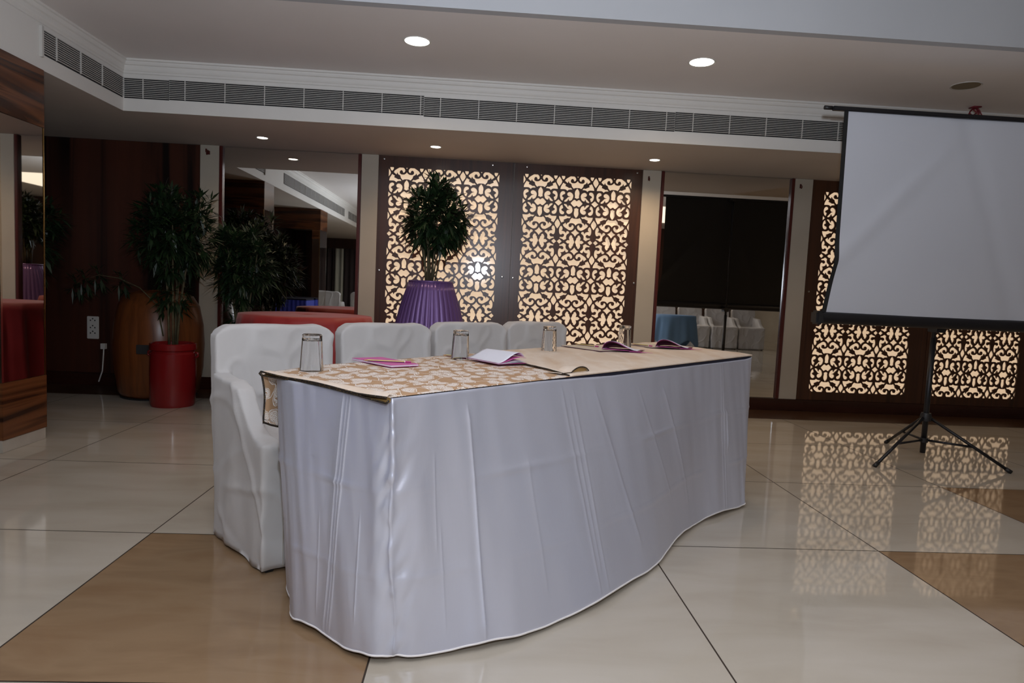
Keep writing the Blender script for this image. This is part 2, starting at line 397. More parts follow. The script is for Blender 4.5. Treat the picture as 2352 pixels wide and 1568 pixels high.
# ------------------------------------------------------------------ lattice panels
def mirror_u(p): return p + [(-u, v) for u, v in reversed(p) if u > 1]
def mirror_v(p, v0): return p + [(u, 2 * v0 - v) for u, v in reversed(p) if abs(v - v0) > 1]
HX = mirror_v(mirror_u([(0, 42), (15, 48), (35, 64), (52, 64), (82, 36), (115, 0)][::1]), 0)
hexa = [(0, 44), (14, 50), (34, 66), (54, 64), (84, 36), (116, 0), (84, -36), (54, -64), (34, -66), (14, -50), (0, -44), (-14, -50), (-34, -66), (-54, -64), (-84, -36), (-116, 0), (-84, 36), (-54, 64), (-34, 66), (-14, 50)]
stem = [(0, 84), (20, 96), (42, 100), (39, 140), (45, 190), (35, 235), (0, 280), (-35, 235), (-45, 190), (-39, 140), (-42, 100), (-20, 96)]
crownR = [(0, 290), (42, 288), (72, 273), (108, 316), (122, 358), (158, 378), (176, 412), (191, 372), (243, 414), (222, 448), (170, 485), (112, 514), (61, 502), (32, 462), (38, 426), (66, 409), (74, 426), (82, 448), (107, 456), (128, 436), (128, 400), (100, 380), (52, 380), (21, 397), (0, 422)]
crown = crownR + [(-u, v) for u, v in reversed(crownR[1:-1])]
leafS = [(95, 257), (150, 254), (170, 246), (192, 226), (212, 246), (240, 256), (324, 254), (313, 305), (272, 378), (220, 350), (231, 319), (200, 306), (187, 300), (152, 284), (124, 290)]
diaB = [(347, 306), (401, 400), (347, 494), (293, 400)]
diaA = [(0, 482), (30, 524), (80, 556), (32, 592), (0, 634), (-32, 592), (-80, 556), (-30, 524)]
hook = [(271, 435), (246, 465), (244, 508), (267, 527), (222, 535), (190, 552), (180, 576), (163, 534), (128, 536), (112, 567), (154, 599), (168, 634), (163, 679), (211, 706), (240, 688), (295, 668), (284, 649), (240, 651), (213, 631), (210, 600), (236, 584), (262, 602), (288, 601), (306, 565), (309, 505), (295, 456)]
maple = mirror_v([(6, 735), (25, 690), (32, 657), (52, 642), (48, 622), (80, 603), (101, 630), (112, 663), (99, 708), (137, 704), (174, 735)], 735)
dsm = [(247, 735), (294, 690), (341, 735), (294, 780)]
lobeA = [(130, 43), (98, 60), (80, 92), (71, 140), (91, 184), (138, 209), (178, 192), (188, 160), (167, 132), (122, 125), (165, 112), (194, 82), (242, 34), (232, 18), (187, 31), (160, 80), (147, 43)]
lobeB = [(270, 38), (250, 97), (285, 122), (280, 140), (257, 157), (230, 172), (233, 207), (269, 221), (308, 199), (325, 143), (315, 83), (294, 50)]
diaB0 = [(279, 0), (347, 60), (415, 0), (347, -60)]
def smooth_poly(P, closed=True):
    """rounds shallow corners (Catmull-Rom) and keeps the sharp ones"""
    n = len(P); out = []
    V = [Vector(p) for p in P]
    sharp = []
    for i in range(n):
        a = (V[i] - V[i - 1]); b = (V[(i + 1) % n] - V[i])
        sharp.append(a.angle(b, 0) > 1.15)
    for i in range(n):
        p0, p1, p2, p3 = V[i - 1], V[i], V[(i + 1) % n], V[(i + 2) % n]
        out.append(p1)
        if (p2 - p1).length < 12: continue
        t1 = Vector((0, 0)) if sharp[i] else (p2 - p0) * .5
        t2 = Vector((0, 0)) if sharp[(i + 1) % n] else (p3 - p1) * .5
        L = (p2 - p1).length
        for t_ in (t1, t2):
            if t_.length > L: t_ *= L / t_.length
        if sharp[i] and sharp[(i + 1) % n]: continue
        if sharp[i]: t1 = (p2 - p1) * 1.0 * .6
        if sharp[(i + 1) % n]: t2 = (p2 - p1) * .6
        for s_ in ((1 / 3, 2 / 3) if L > 30 else (.5,)):
            h1 = 2 * s_**3 - 3 * s_**2 + 1; h2 = s_**3 - 2 * s_**2 + s_; h3 = -2 * s_**3 + 3 * s_**2; h4 = s_**3 - s_**2
            out.append(p1 * h1 + t1 * h2 + p2 * h3 + t2 * h4)
    return [tuple(p) for p in out]
def clip(poly, R):
    """Sutherland-Hodgman against a convex polygon R (counter-clockwise)"""
    for a, b in zip(R, R[1:] + R[:1]):
        if not poly: return poly
        out = []
        def ins(p): return (b[0] - a[0]) * (p[1] - a[1]) - (b[1] - a[1]) * (p[0] - a[0]) >= 0
        def cross(p, q):
            d1 = (b[0] - a[0]) * (p[1] - a[1]) - (b[1] - a[1]) * (p[0] - a[0]); d2 = (b[0] - a[0]) * (q[1] - a[1]) - (b[1] - a[1]) * (q[0] - a[0])
            t_ = d1 / (d1 - d2); return (p[0] + (q[0] - p[0]) * t_, p[1] + (q[1] - p[1]) * t_)
        for i in range(len(poly)):
            p, q = poly[i - 1], poly[i]
            if ins(q):
                if not ins(p): out.append(cross(p, q))
                out.append(q)
            elif ins(p): out.append(cross(p, q))
        poly = out
    return poly
def area(p): return .5 * sum(p[i - 1][0] * p[i][1] - p[i][0] * p[i - 1][1] for i in range(len(p)))
def openings():
    """all openings of one 3 x 2.65 repeat field, in pattern units, v downwards from the top"""
    HW, HH = 347, 735; T0 = 505; H = 505 + 2940 + 492
    bot = H
    Rr = 95
    xa, xb, ya, yb = -3 * HW + 14, 3 * HW - 14, 0, bot
    def arc(cx, cy, r, a0): return [(cx + r * math.cos(math.radians(a0 + 15 * k)), cy + r * math.sin(math.radians(a0 + 15 * k))) for k in range(7)]
    R = arc(xa + 30, ya + 30, 30, 180) + arc(xb - 30, ya + 30, 30, 270) + arc(xb - Rr, yb - Rr, Rr, 0) + arc(xa + Rr, yb - Rr, Rr, 90)
    res = []
    quad = [('a', stem), ('a', crown), ('s', leafS), ('b', diaB), ('a', diaA), ('s', hook), ('s', lobeA), ('s', lobeB), ]
    full = [('a', hexa), ('sv', maple), ('sv', dsm), ('b', diaB0)]
    for row in range(-1, 4):
        for up in (1, -1):
            for k in range(3):
                cx = (k - 1) * 2 * HW
                for kind, P in quad:
                    P = smooth_poly(P)
                    Q = [(cx + u, row * 2 * HH + up * v + T0) for u, v in P]
                    res.append(Q)
                    if kind == 's': res.append([(2 * cx - x, y) for x, y in Q])
                    if kind == 'b' and k == 0: res.append([(2 * cx - x, y) for x, y in Q])
        for k in range(3):
            cx = (k - 1) * 2 * HW
            for kind, P in full:
                P = smooth_poly(P)
                Q = [(cx + u, row * 2 * HH + v + T0) for u, v in P]
                res.append(Q)
                if kind == 'sv' or (kind == 'b' and k == 0): res.append([(2 * cx - x, y) for x, y in Q])
    fin = []
    for Q in res:
        Q = clip(Q, R)
        if len(Q) > 2 and abs(area(Q)) > 260: fin.append(Q)
    return fin, H
OPEN, PH = openings()
def lattice_mesh(W, Hh, cx, zt, unit, thick, uv=.000490):
    cu = bpy.data.curves.new('lattice', 'CURVE'); cu.dimensions = '2D'; cu.fill_mode = 'BOTH'; cu.extrude = thick / 2
    def add(pts):
        sp = cu.splines.new('POLY'); sp.points.add(len(pts) - 1)
        for p, (x, y) in zip(sp.points, pts): p.co = (x, y, 0, 1)
        sp.use_cyclic_u = True
    add([(0, 0), (W, 0), (W, Hh), (0, Hh)])
    for Q in OPEN:
        cl = []
        for x, y in Q:
            p = (cx + x * unit, zt - y * uv)
            if not cl or (abs(p[0] - cl[-1][0]) + abs(p[1] - cl[-1][1])) > 2e-4: cl.append(p)
        add(cl)
    o = bpy.data.objects.new('tmp', cu); C.objects.link(o)
    bpy.context.view_layer.update()
    me = bpy.data.meshes.new_from_object(o.evaluated_get(bpy.context.evaluated_depsgraph_get()))
    bpy.data.objects.remove(o)
    me.transform(Matrix.Rotation(PI / 2, 4, 'X'))
    return me
def lattice(x0, x1, c0, c1, zt, studs, label):
    t = empty('lattice_panel', (x0, YW, .117), 0, label, 'lattice panel', 'backlit wooden lattice panels')
    W = x1 - x0; Hh = ZL - .121; unit = (c1 - c0) / (6 * 347)
    me = lattice_mesh(W, Hh, (c0 + c1) / 2 - x0, zt - .117, unit, .012); me.materials.clear(); me.materials.append(M['wood_v'])
    for p in me.polygons: p.material_index = 0
    o = bpy.data.objects.new('fretwork_sheet', me); C.objects.link(o); o.parent = t; o.location = (0, -.016, 0)
    MB().box((.04, 0, .04), (W - .04, .006, Hh - .04)).build('backlit_acrylic_sheet', 'acrylic', t)
    MB().box((.002, .012, .002), (W - .002, .04, Hh - .002)).build('backing_box', 'base', t)
    for sx, sz in studs:
        s_ = MB().lathe([(.0001, 0), (.011, 0), (.011, .004), (.008, .008), (.0001, .009)], n=20).build('fixing_stud', 'stud', t, auto=40)
        s_.rotation_euler = (PI / 2, 0, 0); s_.location = (sx - x0, -.022, sz - .117)
    return t
lattice(-.948, .302, -.862, .172, 2.130, [(-.918, 1.18), (.232, 1.17), (-.90, 2.20), (.10, 2.20)], 'backlit fretwork panel behind the purple-skirted plant')
lattice(.306, 1.512, .385, 1.418, 2.137, [(.334, 1.166), (1.488, 1.171), (.42, 2.20), (1.46, 2.20)], 'backlit fretwork panel directly left of the right wall mirror')
lattice(3.162, 4.430, 3.275, 4.262, 2.125, [(3.2, 1.17)], 'backlit fretwork panel behind the left half of the projection screen')
lattice(4.434, 5.745, 4.515, 5.400, 2.125, [(4.47, 1.17)], 'backlit fretwork panel at far right behind the tripod pole')

# hooks on the pilasters
for (x, z, l) in ((-2.485, 2.168, 'small brown bracket on the leftmost cream pilaster'), (1.571, 2.156, 'small metal hook high on the pilaster beside the right lattice'), (3.037, 2.163, 'small metal hook high on the pilaster near the screen')):
    h = MB().box((-.008, -.006, -.02), (.008, 0, .02), bev=.002).tube([(0, -.006, .01), (0, -.03, .0), (0, -.034, -.014), (0, -.026, -.024), (0, -.014, -.02)], .004)
    if x < 0:
        h.box((-.018, -.012, .0), (-.006, 0, .03)); h.box((.006, -.012, -.02), (.02, 0, .012))
    tag(h.build('wall_hook', 'frame', None, loc=(x, 6.2745, z)), l, 'hook')

# socket plate on the dark panelling
t = empty('socket_plate', (-3.5, 6.2845, .532), 0, 'white socket and switch plate on the dark wood wall', 'socket')
MB().box((-.052, -.012, -.103), (.052, 0, .103), bev=.004).build('plate', 'plate', t)
for (a, b) in ((-.02, .066), (.02, .066), (0, .082), (-.02, .0), (.02, .0), (0, .018), (-.02, -.05), (.02, -.05), (0, -.034)):
    MB().box((a - .005, -.0135, b - .006), (a + .005, -.0121, b + .006)).build('socket_hole', 'hole', t)
c = MB().tube([(-3.40, 6.27, .35), (-3.395, 6.25, .25), (-3.40, 6.245, .14), (-3.43, 6.24, .04)], .006).box((-3.42, 6.25, .34), (-3.38, 6.284, .39))
tag(c.build('power_plug', 'plate', None), 'white plug and lead below the socket plate', 'plug')

# ------------------------------------------------------------------ mirrored columns
def column(x1, y0, y1, wd, label):
    t = empty('mirrored_column', (x1, y0, 0), 0, label, 'column')
    D = y1 - y0
    MB().box((-wd, .004, .062), (-.006, D - .004, ZL - .001)).build('core', 'dark_wall', t)
    MB().box((-wd - .002, 0, 0), (-.002, D, .072), bev=.002).build('plinth', 'plinth', t)
    MB().box((-wd - .004, -.004, .073), (.004, D + .004, .40), bev=.002).build('lower_cladding', 'wood_h', t)
    MB().box((-wd - .004, -.004, 1.895), (.004, D + .004, ZL - .0015), bev=.002).build('upper_cladding', 'wood_h', t)
    MB().box((-.0055, .012, .402), (-.0005, D - .012, 1.893)).build('mirror_side', 'mirror', t)
    MB().box((-wd + .01, -.001, .402), (-.012, .003, 1.893)).build('mirror_front', 'mirror', t)
    MB().box((-wd + .01, D - .003, .402), (-.012, D + .001, 1.893)).build('mirror_back', 'mirror', t)
    for (a, b) in ((.0, .0), (0, D)):
        MB().box((-.012, b - .003 if b else -.003, .402), (0.001, b + .003 if b else .012, 1.893)).build('edge_strip', 'chrome' if not b else 'gold', t)
    return t
column(-2.64, 3.845, 4.225, .75, 'wood-clad column with mirror faces at far left')
column(-2.64, .8, 1.3, .75, 'wood-clad mirrored column seen in the left wall mirror')

# ------------------------------------------------------------------ round tables with cloths
def round_table(x, y, h_, r, cloth, label_t, label_c, drop=.72, seed=1, nf=15, flare=.06, pointed=False):
    t = empty('round_table', (x, y, 0), 0, label_t, 'table')
    MB().lathe([(.0001, h_ - .03), (r - .01, h_ - .03), (r - .004, h_ - .02), (r - .004, h_ - .008), (.0001, h_ - .008)], n=48).build('tabletop', 'base', t, auto=40)
    MB().lathe([(.0001, 0), (r * .5, 0), (r * .5, .02), (.04, .05), (.035, h_ - .03), (.0001, h_ - .03)], n=28).build('pedestal', 'blackmetal', t, auto=40)
    rnd = random.Random(seed); ph = [rnd.uniform(0, 6.28) for _ in range(4)]
    mb = MB(); P = []
    n = 192
    for i in range(22):
        row = []
        for k in range(n + 1):
            a = 2 * PI * (k % n) / n
            if i <= 4:
                rr = max(r * i / 4, 1e-3); z = h_ - .002
                if i == 4: z = h_ - .006
            else:
                u = (i - 4) / 17
                dl = drop
                if pointed: dl = drop * (.62 + .38 * abs(math.sin(2 * a + .6)) ** 2)
                fold = (math.sin(nf * a + ph[0]) * .6 + math.sin((nf * .6 // 1) * a + ph[1]) * .5 + math.sin(2 * nf * a + ph[2]) * .2)
                rr = r + .008 + flare * u + fold * .030 * min(1, u * 4) * (.6 + .4 * u); z = h_ - .012 - dl * u
            row.append((rr * math.cos(a), rr * math.sin(a), z))
        P.append(row)
    mb.grid(P); bmesh.ops.remove_doubles(mb.bm, verts=mb.bm.verts, dist=1e-5)
    o = mb.build('tablecloth', cloth, None, smooth=True, loc=(x, y, 0)); solidify(o, .002)
    tag(o, label_c, 'tablecloth')
round_table(-1.365, 5.45, .782, .515, 'red', 'round table under the red cloth, behind the white chairs', 'red cloth draped over the round table by the left mirror', drop=.735, seed=4, nf=21)
round_table(3.22, 2.0, .77, .33, 'paleblue', 'small round table under the pale blue cloth in the right mirror', 'pale blue cloth on a small table seen in the right mirror', seed=3, drop=.6, nf=9, pointed=True)
# blue-skirted table seen in the left mirror
t = empty('buffet_table', (-3.15, 1.62, 0), 0, 'long blue-skirted table seen only in the left mirror', 'table')
MB().box((-.5, -.25, .73), (.45, .25, .755), bev=.004).build('tabletop', 'navy', t)
mb = MB(); P = []
loop = []
for k in range(240):
    u = k / 240 * 2.9
    if u < .95: p = (-.5 + u, .25); nrm = (0, 1)
    elif u < 1.45: p = (.45, .25 - (u - .95)); nrm = (1, 0)
    elif u < 2.4: p = (.45 - (u - 1.45), -.25); nrm = (0, -1)
    else: p = (-.5, -.25 + (u - 2.4)); nrm = (-1, 0)
    loop.append((p, nrm, u))
for i in range(8):
    z = .728 - .72 * i / 7; row = []
    for (p, nrm, u) in loop + loop[:1]:
        d = .012 + .009 * math.sin(u * 95) * (.6 + .4 * i / 7)
        row.append((p[0] + nrm[0] * d, p[1] + nrm[1] * d, z))
    P.append(row)
mb.grid(P).build('skirt', 'blue', t, smooth=True)

# ------------------------------------------------------------------ covered chairs
def bake(o, mods):
    """apply voxel remesh and smoothing once; copies share the mesh"""
    r_ = o.modifiers.new('r', 'REMESH'); r_.mode = 'VOXEL'; r_.voxel_size = mods[0]; r_.use_smooth_shade = True
    s_ = o.modifiers.new('s', 'SMOOTH'); s_.iterations = mods[1]; s_.factor = .5
    bpy.context.view_layer.update()
    me = bpy.data.meshes.new_from_object(o.evaluated_get(bpy.context.evaluated_depsgraph_get()))
    o.modifiers.clear(); old = o.data; o.data = me; bpy.data.meshes.remove(old)
    for p in me.polygons: p.use_smooth = True
    return me
CW, CD = .53, .50      # width (local y), depth (local x: 0 back, CD front)
def chair_cover():
    mb = MB(); h = CW / 2
    side = lambda u, v, w_: (u, w_, v)
    # back slab with cut top corners
    back = [(-h, .02), (-h, .815), (-h + .02, .838), (-h + .06, .858), (h - .06, .858), (h - .02, .840), (h, .815), (h, .02)]
    mb.prism(back, -.035, .045, lambda u, v, w_: (w_ - .075 * max(0, (v - .45)) / .4, u * (1 - .05 * max(0, v - .6)), v))
    # seat block down to the floor
    mb.box((0, -h, .018), (CD, h, .47))
    # draped arms
    arm = [(0, .018), (0, .665), (.10, .655), (.19, .655), (.255, .635), (.30, .58), (.36, .515), (.43, .478), (CD, .468), (CD, .018)]
    mb.prism(arm, -h - .012, -h + .055, side); mb.prism(arm, h - .055, h + .012, side)
    o = mb.build('cover', 'cover', None)
    bake(o, (.0095, 2))
    me = o.data
    # drape: flare at the hem and soft folds
    nrms = [tuple(v.normal) for v in me.vertices]
    for v, nv in zip(me.vertices, nrms):
        x, y, z = v.co
        q = Vector((x * 5, y * 5, z * 2.2)); n1 = noise.noise(q); n2 = noise.noise(Vector((x * 13 + 4, y * 13, z * 3.5)))
        fl = max(0, (.45 - z)) / .45
        cx_, cy_ = x - CD / 2, y
        s_ = 1 + .0 * fl
        v.co.x = CD / 2 + cx_ * s_; v.co.y = cy_ * s_
        nx = Vector(nv); ny_ = nx.y
        k = .010 * n1 + .005 * n2 * (1 if z < .6 else .6)
        v.co.x += nx.x * k; v.co.y += nx.y * k; v.co.z += nx.z * k * (.8 if z > .1 else 0)
        # long wrinkles across the back and down the sides
        wr = 1 - abs(noise.noise(Vector((x * 2 + 9, y * 5 + z * 4, z * 3 - y * 5)))) * 7
        if wr > 0: v.co.x += nx.x * .006 * wr; v.co.y += nx.y * .006 * wr
        # tension folds falling from the arm end to the seat front
        if abs(y) > h - .07 and x > .1:
            d = abs((z - .62) + (x - .22) * 1.6)
            v.co.y += math.copysign(.008 * math.exp(-(d / .03) ** 2), y)
        if z < .44: v.co.y += ny_ * .004 * math.sin(x * 38 + 3 * n1) * fl; v.co.x += nx.x * .0035 * math.sin(y * 34 + 2 * n1) * fl
        if z < .03: v.co.z = .012 + .004 * math.sin(x * 19 + y * 11)
    return o
cov = chair_cover()
def chair_parts(t):
    o = cov if not cov.parent else cov.copy()
    if o is not cov: C.objects.link(o)
    o.parent = t
chair0 = empty('covered_chair', (0, 0, 0), 0)
cov.parent = chair0
for (a, b) in ((.03, -CW / 2 + .03), (.03, CW / 2 - .03), (CD - .028, -CW / 2 + .022), (CD - .028, CW / 2 - .022)):
    MB().box((a - .016, b - .016, 0), (a + .016, b + .016, .35), bev=.003).build('leg', 'black', chair0)
# seam on the cover
sm = MB().tube([(CD + .012 + .012 * (1 - z / .45), -CW / 2 + .055, z) for z in [.03 + .42 * k / 14 for k in range(15)]], .0014, n=5).build('seam', 'plinth', chair0)
dirc = -.87   # yaw: local +x (front) towards the head table
labels = ['white covered armchair nearest the camera, beside the brown tile', 'white covered chair second from the left behind the table', 'white covered chair third along, in front of the purple-skirted plant', 'white covered chair farthest along the table, before the right lattice']
base = Vector((-1.035, 2.725, 0)); stp = Vector((.425, .44, 0)); half = Vector((.76, .65, 0)) * (CW / 2)
spots = []
for k in range(4):
    p = base + half + stp * k * .985
    spots.append((p.x, p.y, dirc, labels[k], 'white covered chairs behind the head table'))
for k, x in enumerate((3.50, 4.10, 4.70, 5.30, 5.90)):
    spots.append((x, -1.75 + .03 * (k % 2), PI / 2, 'white covered chair in the mirrored row, %s from its left end' % ('first', 'second', 'third', 'fourth', 'fifth')[k], 'row of white covered chairs seen in the right mirror'))
spots.append((-2.92, -.62, PI * 1.5, 'white covered chair seen from behind in the left mirror', None))
spots.append((-2.18, -.55, PI * 1.5 + .15, 'white covered chair seen at the right edge of the left mirror', None))
for k, (x, y, rz, l, gq) in enumerate(spots):
    o = chair0 if k == 0 else copy_tree(chair0)
    o.location = (x, y, 0); o.rotation_euler = (0, 0, rz); tag(o, l, 'chair')
    if gq: o['group'] = gq
    elif 'group' in o: del o['group']

# ------------------------------------------------------------------ the head table, its skirt and runners
TZ = .752
TOPQ = [(-.575, 2.07), (-.215, 1.79), (1.52, 3.56), (1.13, 4.13), (.24, 3.27), (-.42, 2.50)]
t = empty('head_table', (.4, 2.9, 0), 0, 'long head table under white satin, with notebooks and glasses', 'table')
mb = MB().prism([(x - .4, y - 2.9) for x, y in TOPQ], TZ - .03, TZ, lambda u, v, w_: (u, v, w_)); mb.build('tabletop', 'navy', t)
for (x, y) in ((-.42, 2.15), (-.15, 2.05), (1.38, 3.55), (1.1, 3.9), (.4, 2.62), (.3, 3.1)):
    MB().box((x - .4 - .02, y - 2.9 - .02, 0), (x - .4 + .02, y - 2.9 + .02, TZ - .03)).build('leg', 'blackmetal', t)
TP = [(-.64, 2.24), (-.622, 2.13), (-.562, 2.045), (-.455, 1.965), (-.335, 1.873), (-.215, 1.787), (-.03, 1.975), (.17, 2.18), (.44, 2.455), (.68, 2.70), (.91, 2.935), (1.08, 3.11), (1.23, 3.26), (1.40, 3.435), (1.525, 3.56), (1.40, 3.76), (1.15, 4.11)]
HM = [(-.60, 2.27), (-.578, 2.13), (-.525, 2.025), (-.446, 1.94), (-.325, 1.835), (-.195, 1.80), (-.013, 1.842), (.182, 1.933), (.446, 2.139), (.679, 2.411), (.912, 2.732), (1.069, 2.973), (1.215, 3.087), (1.374, 3.23), (1.43, 3.31), (1.40, 3.60), (1.16, 4.06)]
def cr(P, s, sharp=()):
    i = min(int(s), len(P) - 2); u = s - i
    p1, p2 = Vector(P[i]), Vector(P[i + 1]); p0 = Vector(P[i - 1]) if i else p1; p3 = Vector(P[i + 2]) if i + 2 < len(P) else p2
    t1 = (p2 - p0) * .5 if i not in sharp else (p2 - p1); t2 = (p3 - p1) * .5 if i + 1 not in sharp else (p2 - p1)
    return p1 * (2 * u**3 - 3 * u**2 + 1) + t1 * (u**3 - 2 * u**2 + u) + p2 * (-2 * u**3 + 3 * u**2) + t2 * (u**3 - u**2)
NS, NZ = 1500, 80
# creases: (s at top, s at bottom, v0, v1, height, width)
CRE = [(6.05, 6.45, .06, 1.0, .0085, .040), (5.55, 5.75, .22, .62, .0022, .02), (5.58, 5.85, .5, .95, .002, .02), (3.95, 3.42, 0, 1, .0036, .018), (3.86, 3.35, 0, 1, .0030, .014), (3.76, 3.26, 0, 1, .0036, .018), (3.2, 3.05, .5, .95, .002, .03),
       (4.35, 4.15, .45, .9, .0030, .02), (6.9, 7.4, .3, .9, .0020, .03), (7.52, 8.1, .02, 1, .0030, .018), (7.60, 8.17, .1, .9, .0022, .014), (7.68, 8.24, .05, 1, .0030, .018), (8.0, 9.05, .06, .88, .0045, .030), (8.9, 10.1, .08, .75, .0040, .030), (9.5, 10.7, .1, .85, .0055, .035), (12.3, 12.5, .32, .62, .0070, .03), (12.1, 12.3, 0, 1, .0025, .018), (12.2, 12.4, 0, 1, .0025, .018)]
rows = []
COLS = {}
def column_of(s):
    if s not in COLS:
        d1 = cr(TP, min(s + .02, len(TP) - 1.001), (5, 14)) - cr(TP, max(s - .02, 0), (5, 14)); d2 = cr(HM, min(s + .02, len(HM) - 1.001)) - cr(HM, max(s - .02, 0))
        COLS[s] = (cr(TP, s, (5, 14)), cr(HM, s), d1.normalized(), d2.normalized())
    return COLS[s]
def skirt_pt(s, v):
    a, b, d1, d2 = column_of(s)
    e = v ** 1.15
    p = a * (1 - e) + b * e
    d = (d1 * (1 - e) + d2 * e).normalized(); nrm = Vector((d.y, -d.x))
    off = 0
    for s0, s1, v0, v1, hh, ww in CRE:
        c_ = s0 + (s1 - s0) * v
        dx_ = s - c_
        if v < v0 or v > v1 or abs(dx_) > ww * 9: continue
        k = math.exp(-abs(dx_) / ww) if dx_ < 0 else math.exp(-abs(dx_) / (ww * .45))
        k += .35 * math.exp(-((dx_ + ww * 3) / (ww * 3)) ** 2) * (1 if hh > .003 else 0)
        win = min(1, (v - v0) / .06 + .001, (v1 - v) / .06 + .05)
        off += hh * k * win
    # the corner: a wrinkled vertical ridge
    dc = s - 5 - .06 * v * math.sin(v * 9)
    off += (.004 + .012 * abs(noise.noise(Vector((v * 18, 2, 0))))) * math.exp(-abs(dc) / .03)
    off += .012 * min(1, v * 3) * (math.exp(-((s - 4.72) / .22) ** 2) * .9 + math.exp(-((s - 5.35) / .2) ** 2) * .5)
    off += .0085 * noise.noise(Vector((s * 6 + v * 9, v * 13, 1))) * math.exp(-(dc / .30) ** 2) * min(1, v * 4)
    # storage folds across
    for vf in (.36, .70):
        vv = vf + .012 * noise.noise(Vector((s * .9, vf * 9, 0)))
        off += .0075 * math.exp(-abs(v - vv) / .009) * max(0, .35 + 1.2 * noise.noise(Vector((s * .8, vf * 7, 3))))
    off += .012 * noise.noise(Vector((s * 1.1 - v * .7, v * .8, 7))) * v
    off += .0035 * noise.noise(Vector((s * 3.4 - v * 2, v * 2, 9)))
    # soft flutes towards the hem
    off += .010 * math.sin(s * 2.9 + 1.2 * v) * v * v * .6
    z = (TZ - .011 * min(1, max(0, (s - 7.2) / 1.2)) * min(1, max(0, (14.3 - s) / .8))) * (1 - v) + (.017 + .010 * math.sin(s * 1.7) ** 2) * v
    if v == 0: off = 0
    return (p.x + nrm.x * off, p.y + nrm.y * off, z)
for j in range(NZ + 1):
    v = j / NZ
    rows.append([skirt_pt(i / NS * (len(TP) - 1.001), v) for i in range(NS + 1)])
sk = empty('table_skirt', (0, 0, 0), 0, 'white satin skirt hanging around the head table to the floor', 'table skirt')
o = MB().grid(rows).build('skirt_cloth', 'satin', sk, smooth=True, normals=False); solidify(o, .0015)
hb = [[(x + 0, y, z + dz) for (x, y, z) in rows[-1]] for dz in (0,)]
bot = [Vector(p) for p in rows[-1]]
o = MB().tube([p for k, p in enumerate(bot) if k % 2 == 0], .0035, n=6).build('rolled_hem', 'hem', sk, smooth=True)

# runners: cloth laid over the top; local strip between front edge and back edge
FR = [(-.222, 1.782), (.17, 2.185), (.68, 2.70), (1.08, 3.11), (1.53, 3.575)]
BK = [(-.668, 2.15), (-.43, 2.53), (.24, 3.30), (.79, 3.84), (1.14, 4.14)]
def rp(s, w_):
    return cr(FR, s) * (1 - w_) + cr(BK, s) * w_
def runner(name, s0f, s0b, s1f, s1b, z0, over, m, amp, seed):
    P = []; n1, n2 = 120, 44
    for j in range(n2 + 1):
        w_ = j / n2; row = []
        for i in range(n1 + 1):
            u = i / n1; s = (s0f * (1 - w_) + s0b * w_) * (1 - u) + (s1f * (1 - w_) + s1b * w_) * u
            p = rp(s, w_)
            z = z0 + amp * (noise.noise(Vector((p.x * 4, p.y * 4, seed))) * .5 + .5) + amp * .7 * abs(noise.noise(Vector((p.x * 11, p.y * 9, seed + 3))))
            if w_ < .12: z = z0 + (z - z0) * w_ / .12
            row.append((p.x, p.y, z))
        P.append(row)
    return P
# near runner, printed paisley, with its folded black-stitched end at the left
nr = empty('table_runner', (0, 0, 0), 0, 'paisley-printed tan runner on the near half of the table', 'table runner')
P = runner('near', 0.0, 0.0, 1.50, 1.98, TZ + .002, 0, 'paisley', .005, 5)
o = MB().grid(P).build('printed_cloth', 'paisley', nr, smooth=True); solidify(o, .0015, 1)
# turned-under end: a flat loop in cross-section, following the left edge A..B, opening outwards
A3 = Vector((-.222, 1.782, TZ)); B3 = Vector((-.668, 2.15, TZ))
e1 = (B3 - A3).normalized(); outn = Vector((-e1.y, e1.x, 0)); outn = -outn if outn.dot(Vector((-1, -1, 0))) < 0 else outn
P = []; lo = []
for k in range(61):
    u = k / 60; c0 = A3.lerp(B3, u); hgt = .005 + .012 * max(0, 1 - u * 5) + .008 * max(0, u * 4 - 3)
    sag = .018 * (1 - u) ** 2 + .004 * math.sin(u * 9)
    row = []
    for q in range(9):
        a = PI * q / 8
        dz = hgt * math.cos(a) * .5
        row.append(c0 + outn * (.012 + .0 * math.sin(a)) * (q not in (0,)) + Vector((0, 0, .005 + dz - sag * (q > 0) * .5)) - outn * (.030 if q == 0 else 0) - outn * (.03 if q == 8 else 0))
    P.append(row); lo.append((row[1], row[7]))
top_band = [[c0 - outn * .02 + Vector((0, 0, .0105)), c0 + Vector((0, 0, .0115)), a_] for c0, (a_, b_) in zip([A3.lerp(B3, k / 60) for k in range(61)], lo)]
MB().grid(top_band).build('turned_edge', 'cream_cloth', nr, smooth=True)
low_band = [[a_ - outn * .035, b_] for a_, b_ in lo]
MB().grid([[b_ + Vector((0, 0, .0)), b_ - outn * .03 + Vector((0, 0, .002))] for a_, b_ in lo]).build('lining', 'lining', nr, smooth=True)
MB().grid([[a_ - outn * .012, (a_ + b_) / 2 - outn * .018, b_ - outn * .012] for a_, b_ in lo]).build('lining', 'lining', nr, smooth=True)
loopA = [a_ for a_, b_ in lo]; loopB = [b_ for a_, b_ in lo][::-1]
MB().tube(loopA + [loopA[-1] * .5 + loopB[0] * .5 + outn * .006] + loopB + [loopA[0] * .5 + loopB[-1] * .5 - e1 * .010], .0030, n=6).build('stitched_edge', 'stitch', nr, smooth=True)
